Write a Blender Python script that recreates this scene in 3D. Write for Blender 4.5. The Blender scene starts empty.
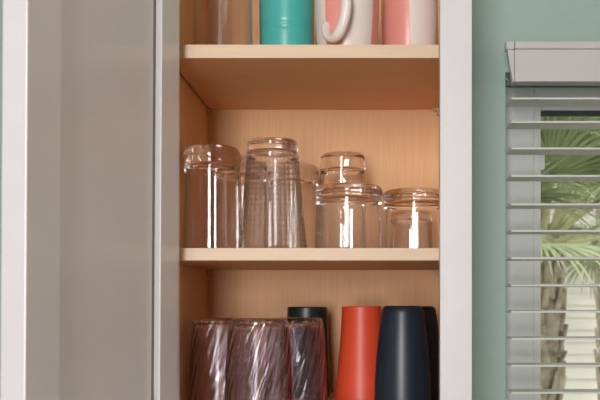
import bpy, bmesh, math, random
from math import sin, cos, pi, radians as R
from mathutils import Vector, Matrix

random.seed(4)
scene = bpy.context.scene
COL = scene.collection

# ------------------------------------------------------------------ helpers
WL = {}                                  # world location of every root / part


def loc_of(o):
    return WL.get(o.name, Vector((0, 0, 0)))


def obj(name, bm, mats, parent=None, loc=None, smooth=True, recalc=True):
    """Link a bmesh as one object. With loc the mesh is local to loc; without, the mesh is in world coordinates."""
    if recalc:
        bmesh.ops.recalc_face_normals(bm, faces=bm.faces[:])
    base = loc_of(parent) if parent else Vector((0, 0, 0))
    if loc is None and parent:
        bm.transform(Matrix.Translation(-base))
    me = bpy.data.meshes.new(name)
    bm.to_mesh(me)
    bm.free()
    if not isinstance(mats, (list, tuple)):
        mats = [mats]
    for m in mats:
        me.materials.append(m)
    for p in me.polygons:
        p.use_smooth = smooth
    o = bpy.data.objects.new(name, me)
    COL.objects.link(o)
    if parent:
        o.parent = parent
    if loc is not None:
        o.location = Vector(loc) - (base if parent else Vector((0, 0, 0)))
        WL[o.name] = Vector(loc)
    else:
        WL[o.name] = Vector(base)
    return o


def empty(name, loc):
    o = bpy.data.objects.new(name, None)
    COL.objects.link(o)
    o.location = loc
    o.empty_display_size = 0.05
    WL[o.name] = Vector(loc)
    return o


def tag(o, label=None, cat=None, group=None, kind=None):
    if label:
        o["label"] = label
    if cat:
        o["category"] = cat
    if group:
        o["group"] = group
    if kind:
        o["kind"] = kind
    return o


def add_box(bm, x0, x1, y0, y1, z0, z1, bevel=0.0, seg=2):
    vs = [bm.verts.new(p) for p in ((x0, y0, z0), (x1, y0, z0), (x1, y1, z0), (x0, y1, z0),
                                    (x0, y0, z1), (x1, y0, z1), (x1, y1, z1), (x0, y1, z1))]
    fs = [bm.faces.new([vs[i] for i in f]) for f in
          ((0, 3, 2, 1), (4, 5, 6, 7), (0, 1, 5, 4), (1, 2, 6, 5), (2, 3, 7, 6), (3, 0, 4, 7))]
    if bevel > 0:
        es = {e for f in fs for e in f.edges}
        bmesh.ops.bevel(bm, geom=list(es), offset=bevel, segments=seg, affect='EDGES', profile=0.6)
    return bm


def box(x0, x1, y0, y1, z0, z1, bevel=0.0, seg=2):
    return add_box(bmesh.new(), x0, x1, y0, y1, z0, z1, bevel, seg)


def add_prism(bm, pts, y0, y1):
    """pts: outline in x,z; extruded from y0 to y1."""
    a = [bm.verts.new((x, y0, z)) for x, z in pts]
    b = [bm.verts.new((x, y1, z)) for x, z in pts]
    n = len(pts)
    bm.faces.new(a)
    bm.faces.new(b[::-1])
    for i in range(n):
        bm.faces.new((a[i], a[(i + 1) % n], b[(i + 1) % n], b[i]))
    return bm


def lathe(prof, n=96, disp=None, bm=None):
    """Revolve (r, z) points about z; the first and the last may lie on the axis. disp(i, theta, r, z) -> r."""
    bm = bm or bmesh.new()
    rings = []
    for i, (r, z) in enumerate(prof):
        if r < 1e-7:
            rings.append([bm.verts.new((0, 0, z))])
        else:
            ring = []
            for k in range(n):
                t = 2 * pi * k / n
                rr = disp(i, t, r, z) if disp else r
                ring.append(bm.verts.new((rr * cos(t), rr * sin(t), z)))
            rings.append(ring)
    for a, b in zip(rings, rings[1:]):
        if len(a) == 1 and len(b) == 1:
            continue
        for k in range(n):
            j = (k + 1) % n
            if len(a) == 1:
                bm.faces.new((a[0], b[k], b[j]))
            elif len(b) == 1:
                bm.faces.new((a[k], a[j], b[0]))
            else:
                bm.faces.new((a[k], a[j], b[j], b[k]))
    return bm


def sweep(bm, pts, ra, rb, nseg=16, up=Vector((0, 0, 1))):
    """Tube along pts with an elliptic section (ra across, rb along the path's own normal)."""
    rings = []
    for i, p in enumerate(pts):
        t = (pts[min(i + 1, len(pts) - 1)] - pts[max(i - 1, 0)]).normalized()
        s = up.cross(t)
        if s.length < 1e-4:
            s = Vector((1, 0, 0)).cross(t)
        s.normalize()
        nrm = t.cross(s)
        a = ra(i / (len(pts) - 1)) if callable(ra) else ra
        b = rb(i / (len(pts) - 1)) if callable(rb) else rb
        rings.append([bm.verts.new(p + s * a * cos(2 * pi * k / nseg) + nrm * b * sin(2 * pi * k / nseg))
                      for k in range(nseg)])
    for a, b in zip(rings, rings[1:]):
        for k in range(nseg):
            bm.faces.new((a[k], a[(k + 1) % nseg], b[(k + 1) % nseg], b[k]))
    bm.faces.new(rings[0][::-1])
    bm.faces.new(rings[-1])
    return bm


def arc(cx, cz, r, a0, a1, n=6):
    return [(cx + r * cos(R(a0 + (a1 - a0) * i / n)), cz + r * sin(R(a0 + (a1 - a0) * i / n))) for i in range(n + 1)]


# ------------------------------------------------------------------ materials
def mat(name, col, rough=0.5, spec=0.5, trans=0.0, ior=1.5, coat=0.0):
    m = bpy.data.materials.new(name)
    m.use_nodes = True
    b = m.node_tree.nodes["Principled BSDF"]
    b.inputs["Base Color"].default_value = (*col, 1)
    b.inputs["Roughness"].default_value = rough
    b.inputs["Specular IOR Level"].default_value = spec
    b.inputs["Transmission Weight"].default_value = trans
    b.inputs["IOR"].default_value = ior
    b.inputs["Coat Weight"].default_value = coat
    return m


def noisy(m, scale, amount, col, bump=0.0, detail=4, vec=(1, 1, 1)):
    """Vary the base colour by +-amount with a noise stretched by vec."""
    nt = m.node_tree
    b = nt.nodes["Principled BSDF"]
    tc = nt.nodes.new("ShaderNodeTexCoord")
    mp = nt.nodes.new("ShaderNodeMapping")
    mp.inputs["Scale"].default_value = vec
    nz = nt.nodes.new("ShaderNodeTexNoise")
    nz.inputs["Scale"].default_value = scale
    nz.inputs["Detail"].default_value = detail
    nz.inputs["Roughness"].default_value = 0.6
    rp = nt.nodes.new("ShaderNodeValToRGB")
    rp.color_ramp.elements[0].position = 0.3
    rp.color_ramp.elements[1].position = 0.7
    rp.color_ramp.elements[0].color = (*[c * (1 - amount) for c in col], 1)
    rp.color_ramp.elements[1].color = (*[min(1, c * (1 + amount)) for c in col], 1)
    nt.links.new(tc.outputs["Object"], mp.inputs["Vector"])
    nt.links.new(mp.outputs["Vector"], nz.inputs["Vector"])
    nt.links.new(nz.outputs["Fac"], rp.inputs["Fac"])
    nt.links.new(rp.outputs["Color"], b.inputs["Base Color"])
    if bump:
        bp = nt.nodes.new("ShaderNodeBump")
        bp.inputs["Strength"].default_value = bump
        bp.inputs["Distance"].default_value = 0.001
        nt.links.new(nz.outputs["Fac"], bp.inputs["Height"])
        nt.links.new(bp.outputs["Normal"], b.inputs["Normal"])
    return m


MAPLE = (0.80, 0.462, 0.228)
M = {}
M['white'] = noisy(mat('white_paint', (0.635, 0.617, 0.607), 0.32), 40, 0.015, (0.635, 0.617, 0.607), 0.02)
M['caulk'] = mat('grey_joint', (0.20, 0.16, 0.14), 0.8)
M['maple_v'] = noisy(mat('maple_vertical', MAPLE, 0.5, 0.25), 1.0, 0.075, MAPLE, 0.03, 5, (420, 420, 9))
M['maple_h'] = noisy(mat('maple_lengthwise', MAPLE, 0.5, 0.2), 1.0, 0.06, MAPLE, 0.03, 5, (9, 420, 420))
EDGE = (0.655, 0.478, 0.312)
M['maple_edge'] = noisy(mat('maple_edge', EDGE, 0.45), 1.0, 0.04, EDGE, 0.02, 4, (9, 300, 300))
GREEN = (0.30, 0.41, 0.36)
M['green'] = noisy(mat('green_wall_paint', GREEN, 0.6), 60, 0.02, GREEN, 0.03)
M['room_white'] = noisy(mat('room_wall_paint', (0.52, 0.47, 0.43), 0.7), 30, 0.02, (0.52, 0.47, 0.43))
M['floor'] = noisy(mat('floor_boards', (0.30, 0.19, 0.12), 0.4), 3, 0.2, (0.30, 0.19, 0.12), 0, 5, (1, 14, 1))
M['glass'] = mat('clear_glass', (1.0, 1.0, 1.0), 0.0, 0.5, 1.0, 1.45)
M['purple_glass'] = mat('purple_glass', (0.965, 0.90, 0.94), 0.0, 0.5, 1.0, 1.5)


def glass_wall(name, col, edge, refr, power=3.0):
    """Thin glass wall: straight transmission with a Fresnel reflection, deeper colour where seen edge-on, part bent light."""
    m = mat(name, tuple(0.5 * (a + b) for a, b in zip(col, edge)), 0.0, 0.5, 1.0, 1.45)
    nt = m.node_tree
    pb = nt.nodes["Principled BSDF"]
    out = nt.nodes["Material Output"]
    lw = nt.nodes.new("ShaderNodeLayerWeight")
    lw.inputs["Blend"].default_value = 0.5
    p5 = nt.nodes.new("ShaderNodeMath"); p5.operation = 'POWER'; p5.inputs[1].default_value = 5
    sc = nt.nodes.new("ShaderNodeMath"); sc.operation = 'MULTIPLY_ADD'; sc.inputs[1].default_value = 0.96; sc.inputs[2].default_value = 0.04
    p2 = nt.nodes.new("ShaderNodeMath"); p2.operation = 'POWER'; p2.inputs[1].default_value = power
    nt.links.new(lw.outputs["Facing"], p5.inputs[0]); nt.links.new(p5.outputs[0], sc.inputs[0])
    nt.links.new(lw.outputs["Facing"], p2.inputs[0])
    cm = nt.nodes.new("ShaderNodeMix"); cm.data_type = 'RGBA'
    cm.inputs[6].default_value = (*col, 1); cm.inputs[7].default_value = (*edge, 1)
    nt.links.new(p2.outputs[0], cm.inputs[0])
    tr = nt.nodes.new("ShaderNodeBsdfTransparent"); nt.links.new(cm.outputs[2], tr.inputs[0])
    gl = nt.nodes.new("ShaderNodeBsdfGlossy"); gl.inputs["Roughness"].default_value = 0.015
    m1 = nt.nodes.new("ShaderNodeMixShader")
    nt.links.new(sc.outputs[0], m1.inputs[0]); nt.links.new(tr.outputs[0], m1.inputs[1]); nt.links.new(gl.outputs[0], m1.inputs[2])
    m2_ = nt.nodes.new("ShaderNodeMixShader"); m2_.inputs[0].default_value = refr
    nt.links.new(m1.outputs[0], m2_.inputs[1]); nt.links.new(pb.outputs[0], m2_.inputs[2])
    nt.links.new(m2_.outputs[0], out.inputs[0])
    return m


M['glass_wall'] = glass_wall('clear_glass_wall', (1.0, 1.0, 1.0), (0.62, 0.62, 0.60), 0.0)
M['pressed_wall'] = glass_wall('pressed_glass_wall', (1.0, 1.0, 1.0), (0.60, 0.60, 0.58), 0.12, 1.0)
M['purple_wall'] = glass_wall('purple_glass_wall', (0.98, 0.95, 0.965), (0.66, 0.50, 0.58), 0.65)
M['pin'] = mat('clear_plastic', (0.55, 0.40, 0.27), 0.3, 0.5, 0.0)
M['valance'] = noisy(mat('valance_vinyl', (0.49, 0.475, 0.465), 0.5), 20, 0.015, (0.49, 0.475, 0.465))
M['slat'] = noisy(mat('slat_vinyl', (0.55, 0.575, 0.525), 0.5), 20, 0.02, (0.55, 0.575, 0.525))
M['cord'] = mat('ladder_cord', (0.72, 0.70, 0.66), 0.8)
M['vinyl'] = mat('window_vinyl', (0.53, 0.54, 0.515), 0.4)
M['dark_strip'] = mat('black_strip', (0.03, 0.035, 0.03), 0.7)
M['metal'] = mat('bracket_metal', (0.25, 0.22, 0.18), 0.4)


def glaze(name, col, rough, amt=0.03):
    return noisy(mat(name, col, rough), 25, amt, col, 0.015)


M['dark_green'] = glaze('dark_green_glaze', (0.008, 0.022, 0.020), 0.36)
M['red'] = glaze('red_orange_glaze', (0.70, 0.072, 0.026), 0.42)
M['navy'] = glaze('navy_glaze', (0.011, 0.021, 0.034), 0.36)
M['black'] = glaze('black_glaze', (0.006, 0.008, 0.011), 0.40)
M['teal'] = glaze('teal_glaze', (0.075, 0.46, 0.41), 0.3)
M['cream'] = glaze('cream_glaze', (0.80, 0.73, 0.66), 0.28)


def banded(name, bands, swoosh=0.0):
    """Cream ceramic with pink bands between pairs of angles (degrees about the axis, 0 towards -y)."""
    m = mat(name, (0.8, 0.73, 0.66), 0.28)
    nt = m.node_tree
    b = nt.nodes["Principled BSDF"]
    tc = nt.nodes.new("ShaderNodeTexCoord")
    sp = nt.nodes.new("ShaderNodeSeparateXYZ")
    nt.links.new(tc.outputs["Object"], sp.inputs[0])
    ng = nt.nodes.new("ShaderNodeMath"); ng.operation = 'MULTIPLY'; ng.inputs[1].default_value = -1
    nt.links.new(sp.outputs["Y"], ng.inputs[0])
    at = nt.nodes.new("ShaderNodeMath"); at.operation = 'ARCTAN2'
    nt.links.new(sp.outputs["X"], at.inputs[0])
    nt.links.new(ng.outputs[0], at.inputs[1])
    zz = nt.nodes.new("ShaderNodeMath"); zz.operation = 'MULTIPLY_ADD'
    nt.links.new(sp.outputs["Z"], zz.inputs[0])
    zz.inputs[1].default_value = swoosh
    nt.links.new(at.outputs[0], zz.inputs[2])
    mr = nt.nodes.new("ShaderNodeMapRange")
    mr.inputs["From Min"].default_value = -pi
    mr.inputs["From Max"].default_value = pi
    nt.links.new(zz.outputs[0], mr.inputs["Value"])
    rp = nt.nodes.new("ShaderNodeValToRGB")
    rp.color_ramp.interpolation = 'CONSTANT'
    cream, pink = (0.80, 0.73, 0.66, 1), (0.78, 0.31, 0.26, 1)
    rp.color_ramp.elements[0].color = cream
    rp.color_ramp.elements.remove(rp.color_ramp.elements[1])
    for a, c in bands:
        e = rp.color_ramp.elements.new((a + 180) / 360)
        e.color = pink if c else cream
    nt.links.new(mr.outputs["Result"], rp.inputs["Fac"])
    nt.links.new(rp.outputs["Color"], b.inputs["Base Color"])
    return m


# ------------------------------------------------------------------ the room
CAM_Z = 1.5
WALL_Y = 1.362                                     # the green wall the cabinet hangs on
WX0, WX1, WZ0, WZ1 = 0.2025, 1.05, 0.95, 1.852     # window opening in it
bm = bmesh.new()
add_box(bm, -2.4, WX0, WALL_Y, WALL_Y + 0.14, 0, 2.62)
add_box(bm, WX1, 2.3, WALL_Y, WALL_Y + 0.14, 0, 2.62)
add_box(bm, WX0, WX1, WALL_Y, WALL_Y + 0.14, 0, WZ0)
add_box(bm, WX0, WX1, WALL_Y, WALL_Y + 0.14, WZ1, 2.62)
tag(obj('wall_back', bm, M['green'], smooth=False), 'sage green painted wall beside the cabinet', 'wall', kind='structure')
tag(obj('floor', box(-2.4, 2.3, -1.75, WALL_Y + 0.14, -0.1, 0), M['floor'], smooth=False), kind='structure')
tag(obj('ceiling', box(-2.4, 2.3, -1.75, WALL_Y + 0.14, 2.62, 2.72), M['room_white'], smooth=False), kind='structure')
tag(obj('wall_left', box(-2.5, -2.4, -1.75, WALL_Y + 0.14, 0, 2.62), M['room_white'], smooth=False), kind='structure')
tag(obj('wall_right', box(2.3, 2.4, -1.75, WALL_Y + 0.14, 0, 2.62), M['room_white'], smooth=False), kind='structure')
PX0, PX1, PZ0, PZ1 = -0.62, -0.07, 1.0, 2.5          # tall kitchen window behind the viewer
bm = bmesh.new()
add_box(bm, -2.4, PX0, -1.75, -1.65, 0, 2.62)
add_box(bm, PX1, 2.3, -1.75, -1.65, 0, 2.62)
add_box(bm, PX0, PX1, -1.75, -1.65, PZ1, 2.62)
add_box(bm, PX0, PX1, -1.75, -1.65, 0, PZ0)
tag(obj('wall_front', bm, M['room_white'], smooth=False), kind='structure')

# ------------------------------------------------------------------ the window
wnd = empty('window_1', (WX0, WALL_Y + 0.09, WZ0))
tag(wnd, kind='structure')
FY = 1.45
bm = bmesh.new()
add_box(bm, WX0 + 0.0005, 0.2615, FY, FY + 0.045, WZ0 + 0.0005, WZ1 - 0.0005, 0.002)
add_box(bm, 0.2615, WX1 - 0.06, FY, FY + 0.045, 1.832, WZ1 - 0.0005, 0.002)
add_box(bm, 0.2615, WX1 - 0.06, FY, FY + 0.045, WZ0 + 0.0005, WZ0 + 0.045, 0.002)
add_box(bm, WX1 - 0.06, WX1 - 0.0005, FY, FY + 0.045, WZ0 + 0.0005, WZ1 - 0.0005, 0.002)
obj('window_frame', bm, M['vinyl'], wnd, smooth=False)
bm = bmesh.new()
SY = FY + 0.012
add_box(bm, 0.2615, 0.2745, SY, SY + 0.025, WZ0 + 0.045, 1.832, 0.0015)
add_box(bm, WX1 - 0.073, WX1 - 0.06, SY, SY + 0.025, WZ0 + 0.045, 1.832, 0.0015)
add_box(bm, 0.2745, WX1 - 0.073, SY, SY + 0.025, 1.817, 1.832, 0.0015)
add_box(bm, 0.2745, WX1 - 0.073, SY, SY + 0.025, WZ0 + 0.045, WZ0 + 0.06, 0.0015)
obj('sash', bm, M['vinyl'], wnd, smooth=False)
obj('dark_strip', box(0.2745, WX1 - 0.073, SY + 0.006, SY + 0.02, 1.811, 1.817), M['dark_strip'], wnd, smooth=False)  # thin near-black strip along the underside of the sash's top rail
obj('sash_latch', box(0.2745, 0.2815, SY + 0.004, SY + 0.02, 1.722, 1.748, 0.001), M['vinyl'], wnd, smooth=False)
pane = bpy.data.materials.new('window_glass')
pane.use_nodes = True
nt = pane.node_tree
nt.nodes.clear()
out = nt.nodes.new("ShaderNodeOutputMaterial")
tr = nt.nodes.new("ShaderNodeBsdfTransparent"); tr.inputs[0].default_value = (0.94, 0.95, 0.93, 1)
gl = nt.nodes.new("ShaderNodeBsdfGlossy"); gl.inputs["Roughness"].default_value = 0.02
fr = nt.nodes.new("ShaderNodeFresnel"); fr.inputs["IOR"].default_value = 1.45
mx = nt.nodes.new("ShaderNodeMixShader")
nt.links.new(fr.outputs[0], mx.inputs[0]); nt.links.new(tr.outputs[0], mx.inputs[1])
nt.links.new(gl.outputs[0], mx.inputs[2]); nt.links.new(mx.outputs[0], out.inputs[0])
obj('pane', box(0.2745, WX1 - 0.073, SY + 0.010, SY + 0.014, WZ0 + 0.06, 1.811), pane, wnd, smooth=False)

# ------------------------------------------------------------------ the blind
blind = empty('window_blind', (0.62, WALL_Y - 0.02, WZ0 + 0.1))
tag(blind, 'off-white slatted window blind with a moulded valance, raised open on the green wall', 'blind')
VY = 1.312
VR = 1.05
bm = bmesh.new()
# face board, its cap lip and the profiled return at the left end
add_box(bm, 0.2085, VR, VY, VY + 0.012, 1.826, 1.8725, 0.0012)
add_prism(bm, [(0.1985, 1.8718), (0.2000, 1.862), (0.2022, 1.848), (0.2048, 1.834), (0.2058, 1.826), (0.2078, 1.826), (0.2078, 1.8718)],
          VY + 0.0005, VY + 0.012)
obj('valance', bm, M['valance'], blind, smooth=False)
bm = bmesh.new()
add_box(bm, 0.2085, VR, VY - 0.003, VY + 0.014, 1.8725, 1.8835, 0.0022, 3)
add_box(bm, 0.1958, 0.2078, VY - 0.003, VY + 0.014, 1.8718, 1.8832, 0.0018, 3)
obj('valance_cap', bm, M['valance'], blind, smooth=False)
bm = bmesh.new()
add_box(bm, 0.2095, VR - 0.005, VY + 0.014, WALL_Y - 0.001, 1.832, 1.870, 0.001)
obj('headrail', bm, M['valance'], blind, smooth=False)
bm = sweep(bmesh.new(), [Vector((0.2040 + 0.003 * sin(i * 0.7), WALL_Y - 0.006, 1.831 + 0.0020 * i)) for i in range(7)], 0.0012, 0.0012, 8)
obj('mounting_bracket', bm, M['metal'], blind)
SX0 = 0.2045
S0, S1 = 1.318, 1.366
slat_y = [97.5, 121, 147.5, 175, 203.5, 230, 257.3, 284.5, 311, 338, 365, 392] + [419 + 27 * k for k in range(9)]
slat_me = None
for i, py in enumerate(slat_y):
    z = CAM_Z + (307.5 - py) * 1.318 / 910
    if slat_me is None:
        bm = bmesh.new()
        n = 8
        top, bot = [], []
        for k in range(n + 1):
            t = k / n
            y = S0 + (S1 - S0) * t
            crown = 0.0016 * (1 - (2 * t - 1) ** 2)
            top.append((y, crown))
            bot.append((y, crown - 0.0026))
        ring = top + bot[::-1]
        a = [bm.verts.new((SX0, y, zz)) for y, zz in ring]
        b = [bm.verts.new((WX1 - 0.004, y, zz)) for y, zz in ring]
        for k in range(len(ring)):
            j = (k + 1) % len(ring)
            bm.faces.new((a[k], a[j], b[j], b[k]))
        for k in range(n):
            bm.faces.new((a[k], a[k + 1], a[2 * n - k], a[2 * n + 1 - k]))
            bm.faces.new((b[k], b[k + 1], b[2 * n - k], b[2 * n + 1 - k]))
        bmesh.ops.recalc_face_normals(bm, faces=bm.faces[:])
        bm.transform(Matrix.Translation(Vector((0, 0, 0)) - Vector((blind.location.x, blind.location.y, 0))))
        slat_me = bpy.data.meshes.new('slat')
        bm.to_mesh(slat_me)
        bm.free()
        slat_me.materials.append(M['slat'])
    o = bpy.data.objects.new('slat', slat_me)
    COL.objects.link(o)
    o.parent = blind
    o.location = (0, 0, z - blind.location.z)
obj('bottom_rail', box(SX0, WX1 - 0.004, S0 + 0.002, S1 - 0.002, 0.962, 0.976, 0.002), M['slat'], blind, smooth=False)
for cx in (0.345, 0.90):
    bm = bmesh.new()
    for yy in (S0 - 0.0012, S1 + 0.0012):
        sweep(bm, [Vector((cx, yy, 0.972)), Vector((cx, yy, 1.832))], 0.0007, 0.0007, 6, Vector((1, 0, 0)))
    if cx > 0.5:
        obj('ladder_cord', bm, M['cord'], blind)
    else:
        bm.free()

# ------------------------------------------------------------------ outside
LAWN = (0.42, 0.40, 0.33)
tag(obj('ground', box(-14, 16, 1.6, 26, -0.75, -0.6), noisy(mat('pale_gravel', LAWN, 0.9), 30, 0.2, LAWN), smooth=False), kind='structure')

SIDING = (0.78, 0.76, 0.69)
house = empty('neighbouring_house', (3.6, 9.6, -0.6))
tag(house, 'cream clapboard house wall standing behind the palm outside the window', 'house')
bm = bmesh.new()
zz = -0.6
HX0, HX1 = 0.9, 6.6
while zz < 1.98:
    h = 0.125
    v = [bm.verts.new(p) for p in ((HX0, 9.27, zz), (HX1, 9.27, zz), (HX1, 9.30, zz + h), (HX0, 9.30, zz + h),
                                   (HX0, 9.34, zz), (HX1, 9.34, zz), (HX1, 9.34, zz + h), (HX0, 9.34, zz + h))]
    for f in ((0, 1, 2, 3), (0, 1, 5, 4), (5, 6, 7, 4), (3, 2, 6, 7), (0, 3, 7, 4), (1, 2, 6, 5)):
        bm.faces.new([v[i] for i in f])
    zz += h
obj('siding', bm, noisy(mat('cream_siding', SIDING, 0.6), 2, 0.05, SIDING), house, smooth=False)
obj('house_wall', box(HX0 + 0.01, HX1 - 0.01, 9.345, 11.5, -0.6, 2.0), mat('house_core', SIDING, 0.7), house, smooth=False)
bm = bmesh.new()
bm2 = [(8.95, 2.0), (10.4, 2.75), (11.9, 2.0), (11.9, 2.06), (10.4, 2.83), (8.95, 2.08)]
a = [bm.verts.new((HX0 - 0.3, y, z)) for y, z in bm2]
b = [bm.verts.new((HX1 + 0.3, y, z)) for y, z in bm2]
bm.faces.new(a); bm.faces.new(b[::-1])
for i in range(6):
    bm.faces.new((a[i], a[(i + 1) % 6], b[(i + 1) % 6], b[i]))
obj('roof', bm, noisy(mat('shingles', (0.45, 0.43, 0.40), 0.9), 12, 0.2, (0.45, 0.43, 0.40)), house, smooth=False)

BARK = (0.33, 0.28, 0.21)
FROND = (0.36, 0.42, 0.24)
M['bark'] = noisy(mat('palm_bark', BARK, 0.95), 9, 0.55, BARK, 0.4, 6, (1, 1, 2))
M['boot'] = noisy(mat('palm_leaf_base', (0.40, 0.34, 0.26), 0.9), 14, 0.35, (0.40, 0.34, 0.26), 0.3)
M['frond'] = noisy(mat('palm_frond', FROND, 0.55), 5, 0.35, FROND)
M['frond_pale'] = noisy(mat('palm_petiole', (0.50, 0.50, 0.28), 0.5), 6, 0.3, (0.50, 0.50, 0.28))


def fan_frond(az, el, length, blade, rnd):
    """Petiole that arches out from the crown and a pleated fan of drooping leaflets, z up, base at the origin."""
    bm = bmesh.new()
    d = Vector((cos(az) * cos(el), sin(az) * cos(el), sin(el)))
    side = Vector((-sin(az), cos(az), 0))
    pts = []
    for i in range(9):
        t = i / 8
        pts.append(d * length * t + Vector((0, 0, -0.16 * length * t * t)))
    sweep(bm, pts, lambda t: 0.020 - 0.010 * t, lambda t: 0.012 - 0.005 * t, 8)
    for f in bm.faces:
        f.material_index = 1
    tip = pts[-1]
    fwd = (pts[-1] - pts[-3]).normalized()
    up = side.cross(fwd) * -1
    nl = 60
    for k in range(nl):
        u = -1 + 2 * k / (nl - 1)
        ang = u * R(118)
        L = blade * (1.0 - 0.30 * abs(u)) * rnd.uniform(0.9, 1.06)
        dr = (fwd * cos(ang) + side * sin(ang)).normalized()
        w = side * cos(ang) - fwd * sin(ang)
        prev = None
        ns = 7
        droop = rnd.uniform(0.10, 0.42)
        for s in range(ns + 1):
            t = s / ns
            c = tip + dr * L * t * (1 - 0.12 * t) + up * (0.12 * L * (1 - abs(u)) * t) + Vector((0, 0, -droop * L * t ** 2.4))
            wd = 0.0080 * math.sin(pi * min(1, 0.18 + 0.82 * t) ** 0.9) * (1 - 0.35 * t) + 0.001
            fold = up * 0.006 * (1 - t)
            row = [bm.verts.new(c - w * wd), bm.verts.new(c + fold), bm.verts.new(c + w * wd)]
            if prev:
                bm.faces.new((prev[0], prev[1], row[1], row[0]))
                bm.faces.new((prev[1], prev[2], row[2], row[1]))
            prev = row
    return bm


def palm(px, y, z0, ztop, r, label, nf, seed, spread=1.0):
    rnd = random.Random(seed)
    x = (px - 370) * y / 910
    root = empty('palm_tree', (x, y, z0))
    tag(root, label, 'palm tree')
    H = ztop - z0
    bm = bmesh.new()
    prof = [(0, 0)]
    n = 46
    for i in range(n + 1):
        t = i / n
        prof.append((r * (1.0 + 0.18 * max(0, (t - 0.55) / 0.45) ** 1.4), H * t))
    prof.append((0, H + 0.05))
    offs = {}

    def wob(i, t, rr, z):
        k = (i, round(t, 3))
        return rr * (1 + 0.05 * sin(5 * t + 13 * z) + 0.035 * sin(11 * t - 31 * z) + rnd.uniform(-0.03, 0.03))
    lathe(prof, 40, wob, bm)
    # criss-cross of old leaf bases up the trunk
    n_core = len(bm.faces)
    nb = 90
    for k in range(nb):
        t = k / nb
        z = H * (0.40 + 0.60 * t)
        az = k * 2.399963
        rr = r * (1.0 + 0.18 * max(0, (z / H - 0.55) / 0.45) ** 1.4)
        o = Vector((cos(az), sin(az), 0))
        p0 = o * rr * 0.86 + Vector((0, 0, z - 0.10))
        s = Vector((-sin(az), cos(az), 0)) * rnd.uniform(-0.05, 0.05)
        p1 = o * rr * 1.07 + s * 0.5 + Vector((0, 0, z - 0.01))
        p2 = o * rr * rnd.uniform(1.12, 1.28) + s + Vector((0, 0, z + rnd.uniform(0.05, 0.12)))
        sweep(bm, [p0, (p0 + p1) / 2, p1, (p1 + p2) / 2, p2], lambda u: 0.036 * (1 - 0.55 * u), lambda u: 0.014 * (1 - 0.4 * u), 7)
    bm.faces.ensure_lookup_table()
    for f in bm.faces[n_core:]:
        f.material_index = 1
    obj('trunk', bm, [M['bark'], M['boot']], root, (x, y, z0))
    for k in range(nf):
        az = k * 2.399963 + rnd.uniform(-0.3, 0.3)
        el = R(0 + 78 * (k / (nf - 1)) ** 0.9) + rnd.uniform(-0.1, 0.1)
        bm = fan_frond(az, el, rnd.uniform(0.42, 0.75) * spread, rnd.uniform(0.50, 0.72) * spread, rnd)
        obj('frond', bm, [M['frond'], M['frond_pale']], root, (x + 0.08 * cos(az), y + 0.08 * sin(az), ztop - 0.05 + 0.12 * k / nf), recalc=False)
    return root


palm(540, 4.6, -0.6, 1.84, 0.092, 'fan palm with a shaggy brown trunk directly outside the window', 44, 5, 0.95)
palm(612, 7.4, -0.6, 3.05, 0.11, 'smaller-looking fan palm farther off, its crown above the house roof', 34, 9, 1.1)

# ------------------------------------------------------------------ the cabinet
XL, XR = -0.2394, 0.1016            # inside faces of the sides
OL, OR_ = -0.2205, 0.0796           # opening of the face frame
EL, ER = -0.2536, 0.1160            # outside
YF, YB = 1.035, 1.054               # face frame front / back
YIN = 1.345                         # inside face of the back
ZB, ZT = 1.335, 2.13
cab = empty('wall_cabinet', ((EL + ER) / 2, 1.2, ZB))
tag(cab, 'white face-frame wall cabinet with maple interior and its shaker door standing open', 'cabinet')
for a, b in ((XL - 0.0138, XL), (XR, XR + 0.0138)):
    bm = box(a, b, YB, WALL_Y - 0.002, ZB, ZT, 0.0004, 1)
    for f in bm.faces:                # painted outside, maple inside
        f.material_index = 1 if abs(f.calc_center_median().x - (XL + XR) / 2) > (XR - XL) / 2 + 0.013 else 0
    obj('side_panel', bm, [M['maple_v'], M['white']], cab, smooth=False)
obj('back_panel', box(XL, XR, YIN, YIN + 0.009, ZB + 0.02, ZT - 0.02), M['maple_v'], cab, smooth=False)
obj('bottom_panel', box(XL, XR, YB, YIN, 1.358, 1.374), M['maple_h'], cab, smooth=False)
obj('top_panel', box(XL, XR, YB, YIN, ZT - 0.035, ZT - 0.019), M['maple_h'], cab, smooth=False)
bm = bmesh.new()
add_box(bm, EL, OL, YF, YB, ZB, ZT, 0.0012)
add_box(bm, OR_, ER, YF, YB, ZB, ZT, 0.0012)
add_box(bm, OL, OR_, YF + 0.0002, YB, ZB, 1.372, 0.0008)
add_box(bm, OL, OR_, YF + 0.0002, YB, ZT - 0.04, ZT, 0.0008)
obj('face_frame', bm, M['white'], cab, smooth=False)
SH_Y = 1.065
for zt, zb in ((1.8078, 1.792), (1.5697, 1.5550)):
    sx0, sx1 = XL + 0.0032, XR - 0.0022
    bm = box(sx0, sx1, SH_Y, YIN - 0.001, zb, zt, 0.0006, 2)
    for f in bm.faces:
        if f.normal.y < -0.8 or (f.calc_center_median().y < SH_Y + 0.002):
            f.material_index = 1
    sh = obj('shelf', bm, [M['maple_h'], M['maple_edge']], cab, smooth=False)
    for sx, s in ((XL, 1), (XR, -1)):
        for py in (1.336, 1.115):
            bm = bmesh.new()
            add_box(bm, min(sx, sx + s * 0.009), max(sx, sx + s * 0.009), py - 0.005, py + 0.005, zb - 0.0032, zb - 0.0002, 0.0008)
            add_box(bm, min(sx, sx + s * 0.003), max(sx, sx + s * 0.003), py - 0.005, py + 0.005, zb - 0.010, zb - 0.0028, 0.0008)
            obj('shelf_pin', bm, M['pin'], cab, smooth=False)

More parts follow.
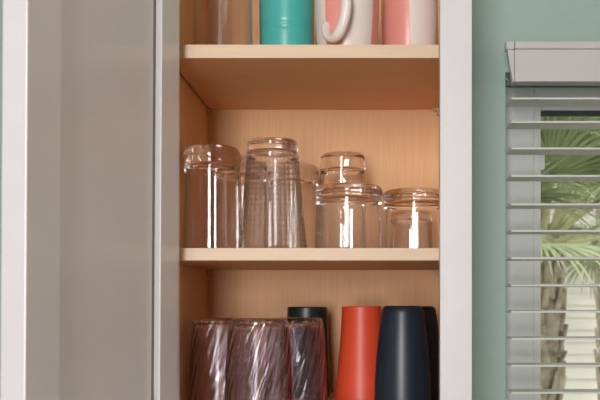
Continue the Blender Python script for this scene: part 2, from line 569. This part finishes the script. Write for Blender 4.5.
# the open door: built along +u from its hinge edge, inner face at v = 0, turned into place
DOOR_A = R(6.5)
DW, DT, ST, REC = 0.352, 0.0200, 0.057, 0.0072
hinge = Vector((-0.2176, YF - 0.003, 0))
# local axes: u runs out from the cabinet towards the room, v to the left (away from the opening)
ux = Vector((-sin(DOOR_A), -cos(DOOR_A), 0))
vx = Vector((-cos(DOOR_A), sin(DOOR_A), 0))
TILT = R(0.35)
DM = Matrix(((ux.x, vx.x, 0, hinge.x), (ux.y, vx.y, 0, hinge.y), (0, 0, 1, 0), (0, 0, 0, 1)))
ZC = 1.6
TM = Matrix.Translation((hinge.x, hinge.y, ZC)) @ Matrix.Rotation(TILT, 4, 'Y') @ Matrix.Translation((-hinge.x, -hinge.y, -ZC))
D0, D1 = ZB + 0.006, ZT - 0.006
bm = bmesh.new()
add_box(bm, 0, ST, 0, DT, D0, D1, 0.0012)
add_box(bm, DW - ST, DW, 0, DT, D0, D1, 0.0012)
add_box(bm, ST, DW - ST, 0, DT, D0, D0 + ST, 0.0008)
add_box(bm, ST, DW - ST, 0, DT, D1 - ST, D1, 0.0008)
bm.transform(TM @ DM)
door = obj('door', bm, M['white'], cab, smooth=False)
bm = box(ST + 0.0015, DW - ST, REC, DT - 0.005, D0 + ST, D1 - ST)
bm.transform(TM @ DM)
obj('door_panel', bm, M['white'], door, smooth=False)
bm = box(ST, ST + 0.0068, REC - 0.0004, REC + 0.004, D0 + ST, D1 - ST)
bm.transform(TM @ DM)
obj('panel_joint', bm, M['caulk'], door, smooth=False)

# ------------------------------------------------------------------ glasses
def inverted_tumbler(H, r_rim, r_base, tb, w=0.0022, corner=0.006, bulge=0.0, punt=0.003, steps=24, n=96, disp=None):
    """A tumbler standing on its rim (z = 0); the thick base is at the top (z = H)."""
    def ro(z):
        return r_rim + (r_base - r_rim) * z / H
    prof = [(r_rim - w, 0.0009), (r_rim - w * 0.75, 0.0002), (r_rim - w * 0.5, 0), (r_rim - w * 0.2, 0.0002), (r_rim, 0.0010)]
    zt = H - tb
    for i in range(1, steps + 1):
        z = 0.001 + (zt - 0.001) * i / steps
        prof.append((ro(z), z))
    if bulge:
        prof += [(ro(zt) - 0.0006, zt + tb * 0.08), (ro(zt) + bulge * 0.5, zt + tb * 0.25), (ro(zt) + bulge, zt + tb * 0.45)]
        rb = ro(zt) + bulge
    else:
        rb = ro(H - corner)
    prof += arc(rb - corner, H - corner, corner, 0, 90, 8)
    r1 = rb - corner
    prof += [(r1 * 0.93, H - 0.0002), (r1 * 0.85, H - punt * 0.5), (r1 * 0.6, H - punt * 0.9), (r1 * 0.3, H - punt), (0, H - punt)]
    zi = H - tb
    ri = ro(zi) - w * 1.25
    ci = min(0.009, ri * 0.4)
    inner = [(0, zi), (ri * 0.35, zi), ((ri - ci) * 0.9, zi)]
    inner += [(ri - ci + ci * sin(R(a)), zi - ci + ci * cos(R(a))) for a in range(0, 91, 11)]
    for i in range(1, steps + 1):
        z = (zi - ci) + (0.002 - (zi - ci)) * i / steps
        inner.append((ro(z) - w * (1.25 - 0.25 * i / steps), z))
    full = prof + inner + [prof[0]]
    bm = lathe(full, n, disp)
    bmesh.ops.remove_doubles(bm, verts=bm.verts[:], dist=1e-7)
    return bm


def place(name, bm, m, x, y, z, label, cat, group=None, rot=0.0, wall_to=None):
    if wall_to:                       # faces below this height are the thin wall, above it the solid base
        for f in bm.faces:
            f.material_index = 0 if f.calc_center_median().z > wall_to else 1
    o = obj(name, bm, m, None, (x, y, z))
    o.rotation_euler.z = rot
    return tag(o, label, cat, group)


def again(o, x, y, z, label, rot=0.0):
    c = o.copy()
    COL.objects.link(c)
    c.location = (x, y, z)
    c.rotation_euler.z = rot
    c['label'] = label
    return c


ZM = 1.5697 + 0.0003          # top of the middle shelf
GM = 'upside-down clear glasses on the middle shelf'
glA = place('glass_tumbler', inverted_tumbler(0.1335, 0.0372, 0.0350, 0.024, 0.0018, 0.0125, 0.0014), [M['glass'], M['glass_wall']], -0.2000, 1.155, ZM,
            'tall clear glass with rounded base at the left end of the middle shelf', 'glass', GM, wall_to=0.104)
again(glA, -0.177, 1.243, ZM, 'clear glass standing half hidden between the tall rounded glass and the textured glass', 0.4)
again(glA, -0.1090, 1.295, ZM, 'clear glass peeking out behind the right side of the textured glass', 0.9)

# the textured pint
H, rr, rb, tb, w = 0.1335, 0.0418, 0.0300, 0.013, 0.0026
NCOL, NROW, SUB = 32, 17, 9
zlo, zhi = 0.002, 0.110
prof = [(rr - w, 0.0009), (rr - w * 0.5, 0), (rr, 0.0010)]
flag = [0, 0, 0]


def ro(z):
    return rr + (rb - rr) * z / H


for i in range(NROW * SUB + 1):
    z = zlo + (zhi - zlo) * i / (NROW * SUB)
    prof.append((ro(z), z)); flag.append(1 + i)
for i in range(1, 7):
    z = zhi + (H - 0.006 - zhi) * i / 6
    prof.append((ro(z), z)); flag.append(0)
e = arc(ro(H) - 0.0038, H - 0.0045, 0.0045, 0, 90, 6)
prof += e; flag += [0] * len(e)
r1 = e[-1][0]
tail = [(r1 * 0.9, H - 0.0003), (r1 * 0.8, H - 0.002), (r1 * 0.4, H - 0.003), (0, H - 0.003), (0, H - tb), (ro(H - tb) * 0.5, H - tb)]
zi = H - tb
ri = ro(zi) - w * 1.3
tail += [(ri - 0.005 + 0.005 * sin(R(a)), zi - 0.005 + 0.005 * cos(R(a))) for a in range(0, 91, 15)]
for i in range(1, 21):
    z = zi - 0.005 + (0.002 - zi + 0.005) * i / 20
    tail.append((ro(z) - w * (1.3 - 0.3 * i / 20), z))
prof += tail; flag += [0] * len(tail)
prof.append(prof[0]); flag.append(0)


def bricks(i, t, r, z):
    f = flag[i]
    if not f:
        return r
    k = (f - 1) / SUB
    row = int(k)
    a = k - row
    u = (t / (2 * pi) * NCOL ) % 1.0
    def flank(q):
        q = min(1.0, min(q, 1 - q) / 0.24)
        return q * q * (3 - 2 * q)
    return r - 0.0014 + 0.0014 * flank(a) * flank(u) + 0.0002 * sin(pi * a) * sin(pi * u)


bm = lathe(prof, NCOL * 9, bricks)
bmesh.ops.remove_doubles(bm, verts=bm.verts[:], dist=1e-7)
for f in bm.faces:                    # solid base, pressed outside, smooth inside
    c = f.calc_center_median()
    f.material_index = 0 if c.z > 0.114 else (2 if math.hypot(c.x, c.y) < ro(c.z) - w * 0.8 else 1)
place('textured_glass', bm, [M['glass'], M['pressed_wall'], M['glass_wall']], -0.1190, 1.113, ZM,
      'tall tapered clear glass with pressed grid of small blocks, upside down on middle shelf', 'glass', GM)

place('highball_glass', inverted_tumbler(0.1405, 0.0325, 0.0305, 0.020, 0.0022, 0.006, 0.0), [M['glass'], M['glass_wall']], -0.0375, 1.25, ZM,
      'narrow tall clear glass with thick flat base standing behind the short wide glass', 'glass', GM, wall_to=0.116)
glE = place('rocks_glass', inverted_tumbler(0.0785, 0.0420, 0.0405, 0.0150, 0.0026, 0.0075, 0.0010), [M['glass'], M['glass_wall']], -0.0257, 1.115, ZM,
            'short wide clear glass upside down in front of the narrow tall one', 'glass', GM, wall_to=0.059)
again(glE, 0.0580, 1.162, ZM, 'short wide clear glass nearest the white right stile on the middle shelf', 0.6)
place('small_glass', inverted_tumbler(0.0655, 0.0305, 0.0285, 0.011, 0.0022, 0.005, 0.0), [M['glass'], M['glass_wall']], 0.0580, 1.287, ZM,
      'small clear glass seen through the short wide glass by the right stile', 'glass', GM, wall_to=0.051)

# swirled purple tumblers on the cabinet floor
ZF = 1.374 + 0.0003


def purple():
    H, w, tb = 0.1125, 0.0024, 0.0062
    def ro(z):
        t = z / H
        return 0.0415 - 0.0008 * t - 0.0052 * t ** 2.2
    prof = [(ro(0) - w, 0.0009), (ro(0) - w * 0.5, 0), (ro(0), 0.0010)]
    fl = [0, 0, 0]
    for i in range(1, 41):
        z = 0.001 + (H - 0.0075 - 0.001) * i / 40
        prof.append((ro(z), z)); fl.append(1)
    c = 0.0062
    e = arc(ro(H - c) - c, H - c, c, 8, 90, 7)
    prof += e; fl += [0.8, 0.7, 0.55, 0.4, 0.25, 0.1, 0, 0]
    r1 = e[-1][0]
    tail = [(r1 * 0.9, H - 0.0002), (r1 * 0.75, H - 0.002), (r1 * 0.4, H - 0.0025), (0, H - 0.0025), (0, H - tb)]
    zi = H - tb
    ri = ro(zi) - w
    tail += [(ri * 0.5, zi)] + [(ri - 0.006 + 0.006 * sin(R(a)), zi - 0.006 + 0.006 * cos(R(a))) for a in range(0, 91, 15)]
    prof += tail; fl += [0] * len(tail)
    for i in range(1, 31):
        z = zi - 0.006 + (0.002 - zi + 0.006) * i / 30
        prof.append((ro(z) - w, z)); fl.append(0.2)
    prof.append(prof[0]); fl.append(0)

    def swirl(i, t, r, z):
        if not fl[i]:
            return r
        ph = t - 0.75 * (z / H) - 0.25 * (z / H) ** 2
        return r + fl[i] * (0.00055 * cos(24 * ph) + 0.0003 * cos(41 * ph + 1.3) - 0.0005)
    bm = lathe(prof, 190, swirl)
    bmesh.ops.remove_doubles(bm, verts=bm.verts[:], dist=1e-7)
    return bm


GP = 'purple swirled tumblers on the cabinet floor'
p1 = place('swirled_tumbler', purple(), [M['purple_glass'], M['purple_wall']], -0.1362, 1.115, ZF,
           'middle pale purple swirled glass tumbler, in front of the other two', 'tumbler', GP, wall_to=0.100)
again(p1, -0.1947, 1.187, ZF, 'pale purple swirled glass tumbler nearest the left cabinet side', 0.7)
again(p1, -0.0973, 1.192, ZF, 'pale purple swirled glass tumbler in front of the dark green cup', 1.3)


def cup(H, outer, rim_w=0.0025, top_round=0.002, n=96):
    """Opaque cup standing on its rim; outer(t) gives the radius from the rim (0) to the closed end (1)."""
    prof = [(outer(0) - rim_w, 0.001), (outer(0) - rim_w / 2, 0), (outer(0), 0.001)]
    for i in range(1, 33):
        z = 0.001 + (H - top_round - 0.001) * i / 32
        prof.append((outer(z / H), z))
    rt = outer(1)
    prof += arc(rt - top_round, H - top_round, top_round, 0, 90, 6)[1:]
    prof += [(rt - top_round - 0.0012, H), (rt - top_round - 0.0024, H - 0.0012), (rt * 0.5, H - 0.0015), (0, H - 0.0015), (0, H - 0.007), (rt * 0.7, H - 0.007)]
    for i in range(1, 17):
        t = 1 - i / 16
        z = 0.0015 + (H - 0.0095 - 0.0015) * t
        prof.append((outer(z / H) - rim_w, z))
    prof.append(prof[0])
    bm = lathe(prof, n)
    bmesh.ops.remove_doubles(bm, verts=bm.verts[:], dist=1e-7)
    return bm


GC = 'coloured cups standing upside down on the cabinet floor'
place('ceramic_cup', cup(0.1268, lambda t: 0.0310 - 0.0031 * t), M['dark_green'], -0.0879, 1.277, ZF,
      'dark green straight cup standing behind the purple tumblers', 'cup', GC)
place('ceramic_cup', cup(0.1275, lambda t: 0.0268 + 0.0108 * (1 - t) ** 1.5, 0.0025, 0.0012), M['red'], -0.0116, 1.24, ZF,
      'orange-red flared cup in the middle of the lower shelf space', 'cup', GC)
nav = lambda t: 0.0255 + 0.0105 * (1 - t ** 2.0)
place('ceramic_cup', cup(0.1278, nav, 0.0025, 0.0050), M['navy'], 0.0412, 1.15, ZF,
      'dark navy barrel-sided cup in front, between the red cup and white stile', 'cup', GC)
place('ceramic_cup', cup(0.1275, nav, 0.0025, 0.0050), M['black'], 0.0640, 1.252, ZF,
      'near-black cup half hidden behind the navy cup by the right stile', 'cup', GC)

# ------------------------------------------------------------------ mugs on the top shelf
ZS = 1.8078 + 0.0003


def mug_body(H, r0, r1, w=0.0035, grooves=(), foot=0.004):
    def ro(z):
        t = z / H
        return r0 + (r1 - r0) * (1 - (1 - min(1, t * 1.25)) ** 2.2)
    prof = [(0, 0.002), (r0 * 0.7, 0.002), (r0 * 0.75, 0), (r0 * 0.88, 0), (r0 * 0.95, 0.0008)]
    n = 60
    for i in range(n + 1):
        z = 0.0025 + (H - 0.0045) * i / n
        r = ro(z)
        for g in grooves:
            r -= 0.0007 * max(0, 1 - abs(z - g) / 0.0018)
        prof.append((r, z))
    R1 = ro(H)
    prof += [(R1 - 0.0006, H - 0.0005), (R1 - w / 2, H), (R1 - w + 0.0005, H - 0.0006)]
    for i in range(1, 25):
        z = H - 0.002 + (0.010 - H) * i / 24
        prof.append((ro(max(z, 0.004)) - w, z))
    prof += [(r0 * 0.6, 0.0065), (0, 0.006)]
    return lathe(prof, 96)


def mug_handle(rb, z0, z1, out_, ang, ra=0.0062, rbt=0.0046):
    """C handle on the outside of a mug, pointing at angle ang (0 = +x)."""
    d = Vector((cos(ang), sin(ang), 0))
    pts = []
    zc, hh = (z0 + z1) / 2, (z1 - z0) / 2
    for i in range(29):
        t = -pi / 2 + pi * i / 28
        c, s = cos(t), sin(t)
        pts.append(d * (rb - 0.0015 + out_ * math.copysign(abs(c) ** 0.75, c)) + Vector((0, 0, zc + hh * math.copysign(abs(s) ** 0.85, s))))
    up = Vector((-sin(ang), cos(ang), 0))
    return sweep(bmesh.new(), pts, lambda t: rbt, lambda t: ra, 18, up)


def mug(name, x, y, H, r0, r1, m, mh, label, ang, grooves=(), hz=(0.016, 0.075), out_=0.028, hr=(0.0062, 0.0046)):
    body = obj(name, mug_body(H, r0, r1, grooves=grooves), m, None, (x, y, ZS))
    obj('handle', ear(body) if ang is None else mug_handle(r1, hz[0], hz[1], out_, R(ang), *hr), mh, body, (x, y, ZS))
    return tag(body, label, 'mug', 'mugs on the top shelf')


mug('mug', -0.1095, 1.20, 0.098, 0.0340, 0.0363, M['teal'], M['teal'], 'teal glazed mug with fine rings on the top shelf', 75,
    grooves=(0.052, 0.056, 0.060))
m2 = banded('pink_cream_glaze', [(-42, 1), (-8, 0), (53, 1), (130, 0)])
def ear(o):
    P = [(-0.019, -0.028, 0.085), (-0.013, -0.043, 0.082), (-0.004, -0.058, 0.072), (0.0005, -0.063, 0.052),
         (-0.002, -0.061, 0.032), (-0.009, -0.055, 0.0165), (-0.017, -0.046, 0.0135), (-0.0235, -0.038, 0.022), (-0.0245, -0.028, 0.036)]
    pts = []
    n = len(P)
    for i in range(n - 1):
        p = [Vector(P[max(0, min(n - 1, i + k))]) for k in (-1, 0, 1, 2)]
        for s in range(6):
            t = s / 6
            pts.append(0.5 * ((2 * p[1]) + (p[2] - p[0]) * t + (2 * p[0] - 5 * p[1] + 4 * p[2] - p[3]) * t * t
                              + (3 * p[1] - p[0] - 3 * p[2] + p[3]) * t ** 3))
    pts.append(Vector(P[-1]))
    return sweep(bmesh.new(), pts, lambda t: 0.0050 + 0.0022 * sin(pi * min(1, 1.25 * t)), 0.0064, 18, Vector((0.83, 0.55, 0)))


mug('mug', -0.0286, 1.135, 0.098, 0.0350, 0.0400, m2, M['cream'],
    'cream mug with pink patches, its cream handle pointing forward, on the top shelf', None)
m3 = banded('cream_pink_glaze', [(-130, 1), (2, 0)], 1.2)
mug('mug', 0.0520, 1.20, 0.098, 0.0310, 0.0372, m3, M['cream'],
    'half pink, half cream mug by the right stile on the top shelf', 60)
place('drinking_glass', inverted_tumbler(0.1335, 0.0372, 0.0350, 0.024, 0.0018, 0.0125, 0.0014), [M['glass'], M['glass_wall']], -0.1835, 1.135, ZS,
      'clear glass on the top shelf beside the teal mug', 'glass', wall_to=0.104)

# ------------------------------------------------------------------ light
def area(name, loc, rot, sx, sy, power, col):
    l = bpy.data.lights.new(name, 'AREA')
    l.shape = 'RECTANGLE'
    l.size, l.size_y = sx, sy
    l.energy = power
    l.color = col
    o = bpy.data.objects.new(name, l)
    COL.objects.link(o)
    o.location = loc
    o.rotation_euler = rot
    return o


area('kitchen_window_daylight', ((PX0 + PX1) / 2, -1.64, (PZ0 + PZ1) / 2), (R(90), 0, 0), PX1 - PX0 - 0.04, PZ1 - PZ0 - 0.04, 52, (1.0, 0.995, 1.02))
area('right_fill_light', (2.29, 0.45, 1.65), (0, R(90), 0), 1.3, 1.3, 15, (1.0, 0.91, 0.82))  # added fill lamp from the right; the wall there has no window

sun = bpy.data.lights.new('sun', 'SUN')
sun.energy = 1.3
sun.angle = R(4)
sun.color = (1, 0.96, 0.88)
so = bpy.data.objects.new('sun', sun)
COL.objects.link(so)
so.rotation_euler = (R(38), R(14), 0)

w = bpy.data.worlds.new('sky')
scene.world = w
w.use_nodes = True
nt = w.node_tree
bg = nt.nodes["Background"]
bg.inputs[0].default_value = (0.95, 0.95, 0.94, 1)
bg.inputs[1].default_value = 1.7

# ------------------------------------------------------------------ camera
cd = bpy.data.cameras.new('camera')
cd.sensor_width = 36
cd.lens = 36 * 910 / 600
cd.shift_x = -(370 - 300) / 600
cd.shift_y = (307.5 - 200) / 600
cd.clip_start = 0.02
cd.dof.use_dof = True
cd.dof.focus_distance = 1.12
cd.dof.aperture_fstop = 16
co = bpy.data.objects.new('camera', cd)
COL.objects.link(co)
co.location = (0, 0, CAM_Z)
co.rotation_euler = (R(90), 0, 0)
scene.camera = co

scene.cycles.sample_clamp_indirect = 0
scene.cycles.max_bounces = 24
scene.cycles.transmission_bounces = 24
scene.cycles.transparent_max_bounces = 64
scene.cycles.glossy_bounces = 10
scene.view_settings.view_transform = 'Standard'
scene.view_settings.look = 'None'
scene.view_settings.gamma = 1
scene.view_settings.exposure = 0.0
scene.view_settings.use_curve_mapping = False
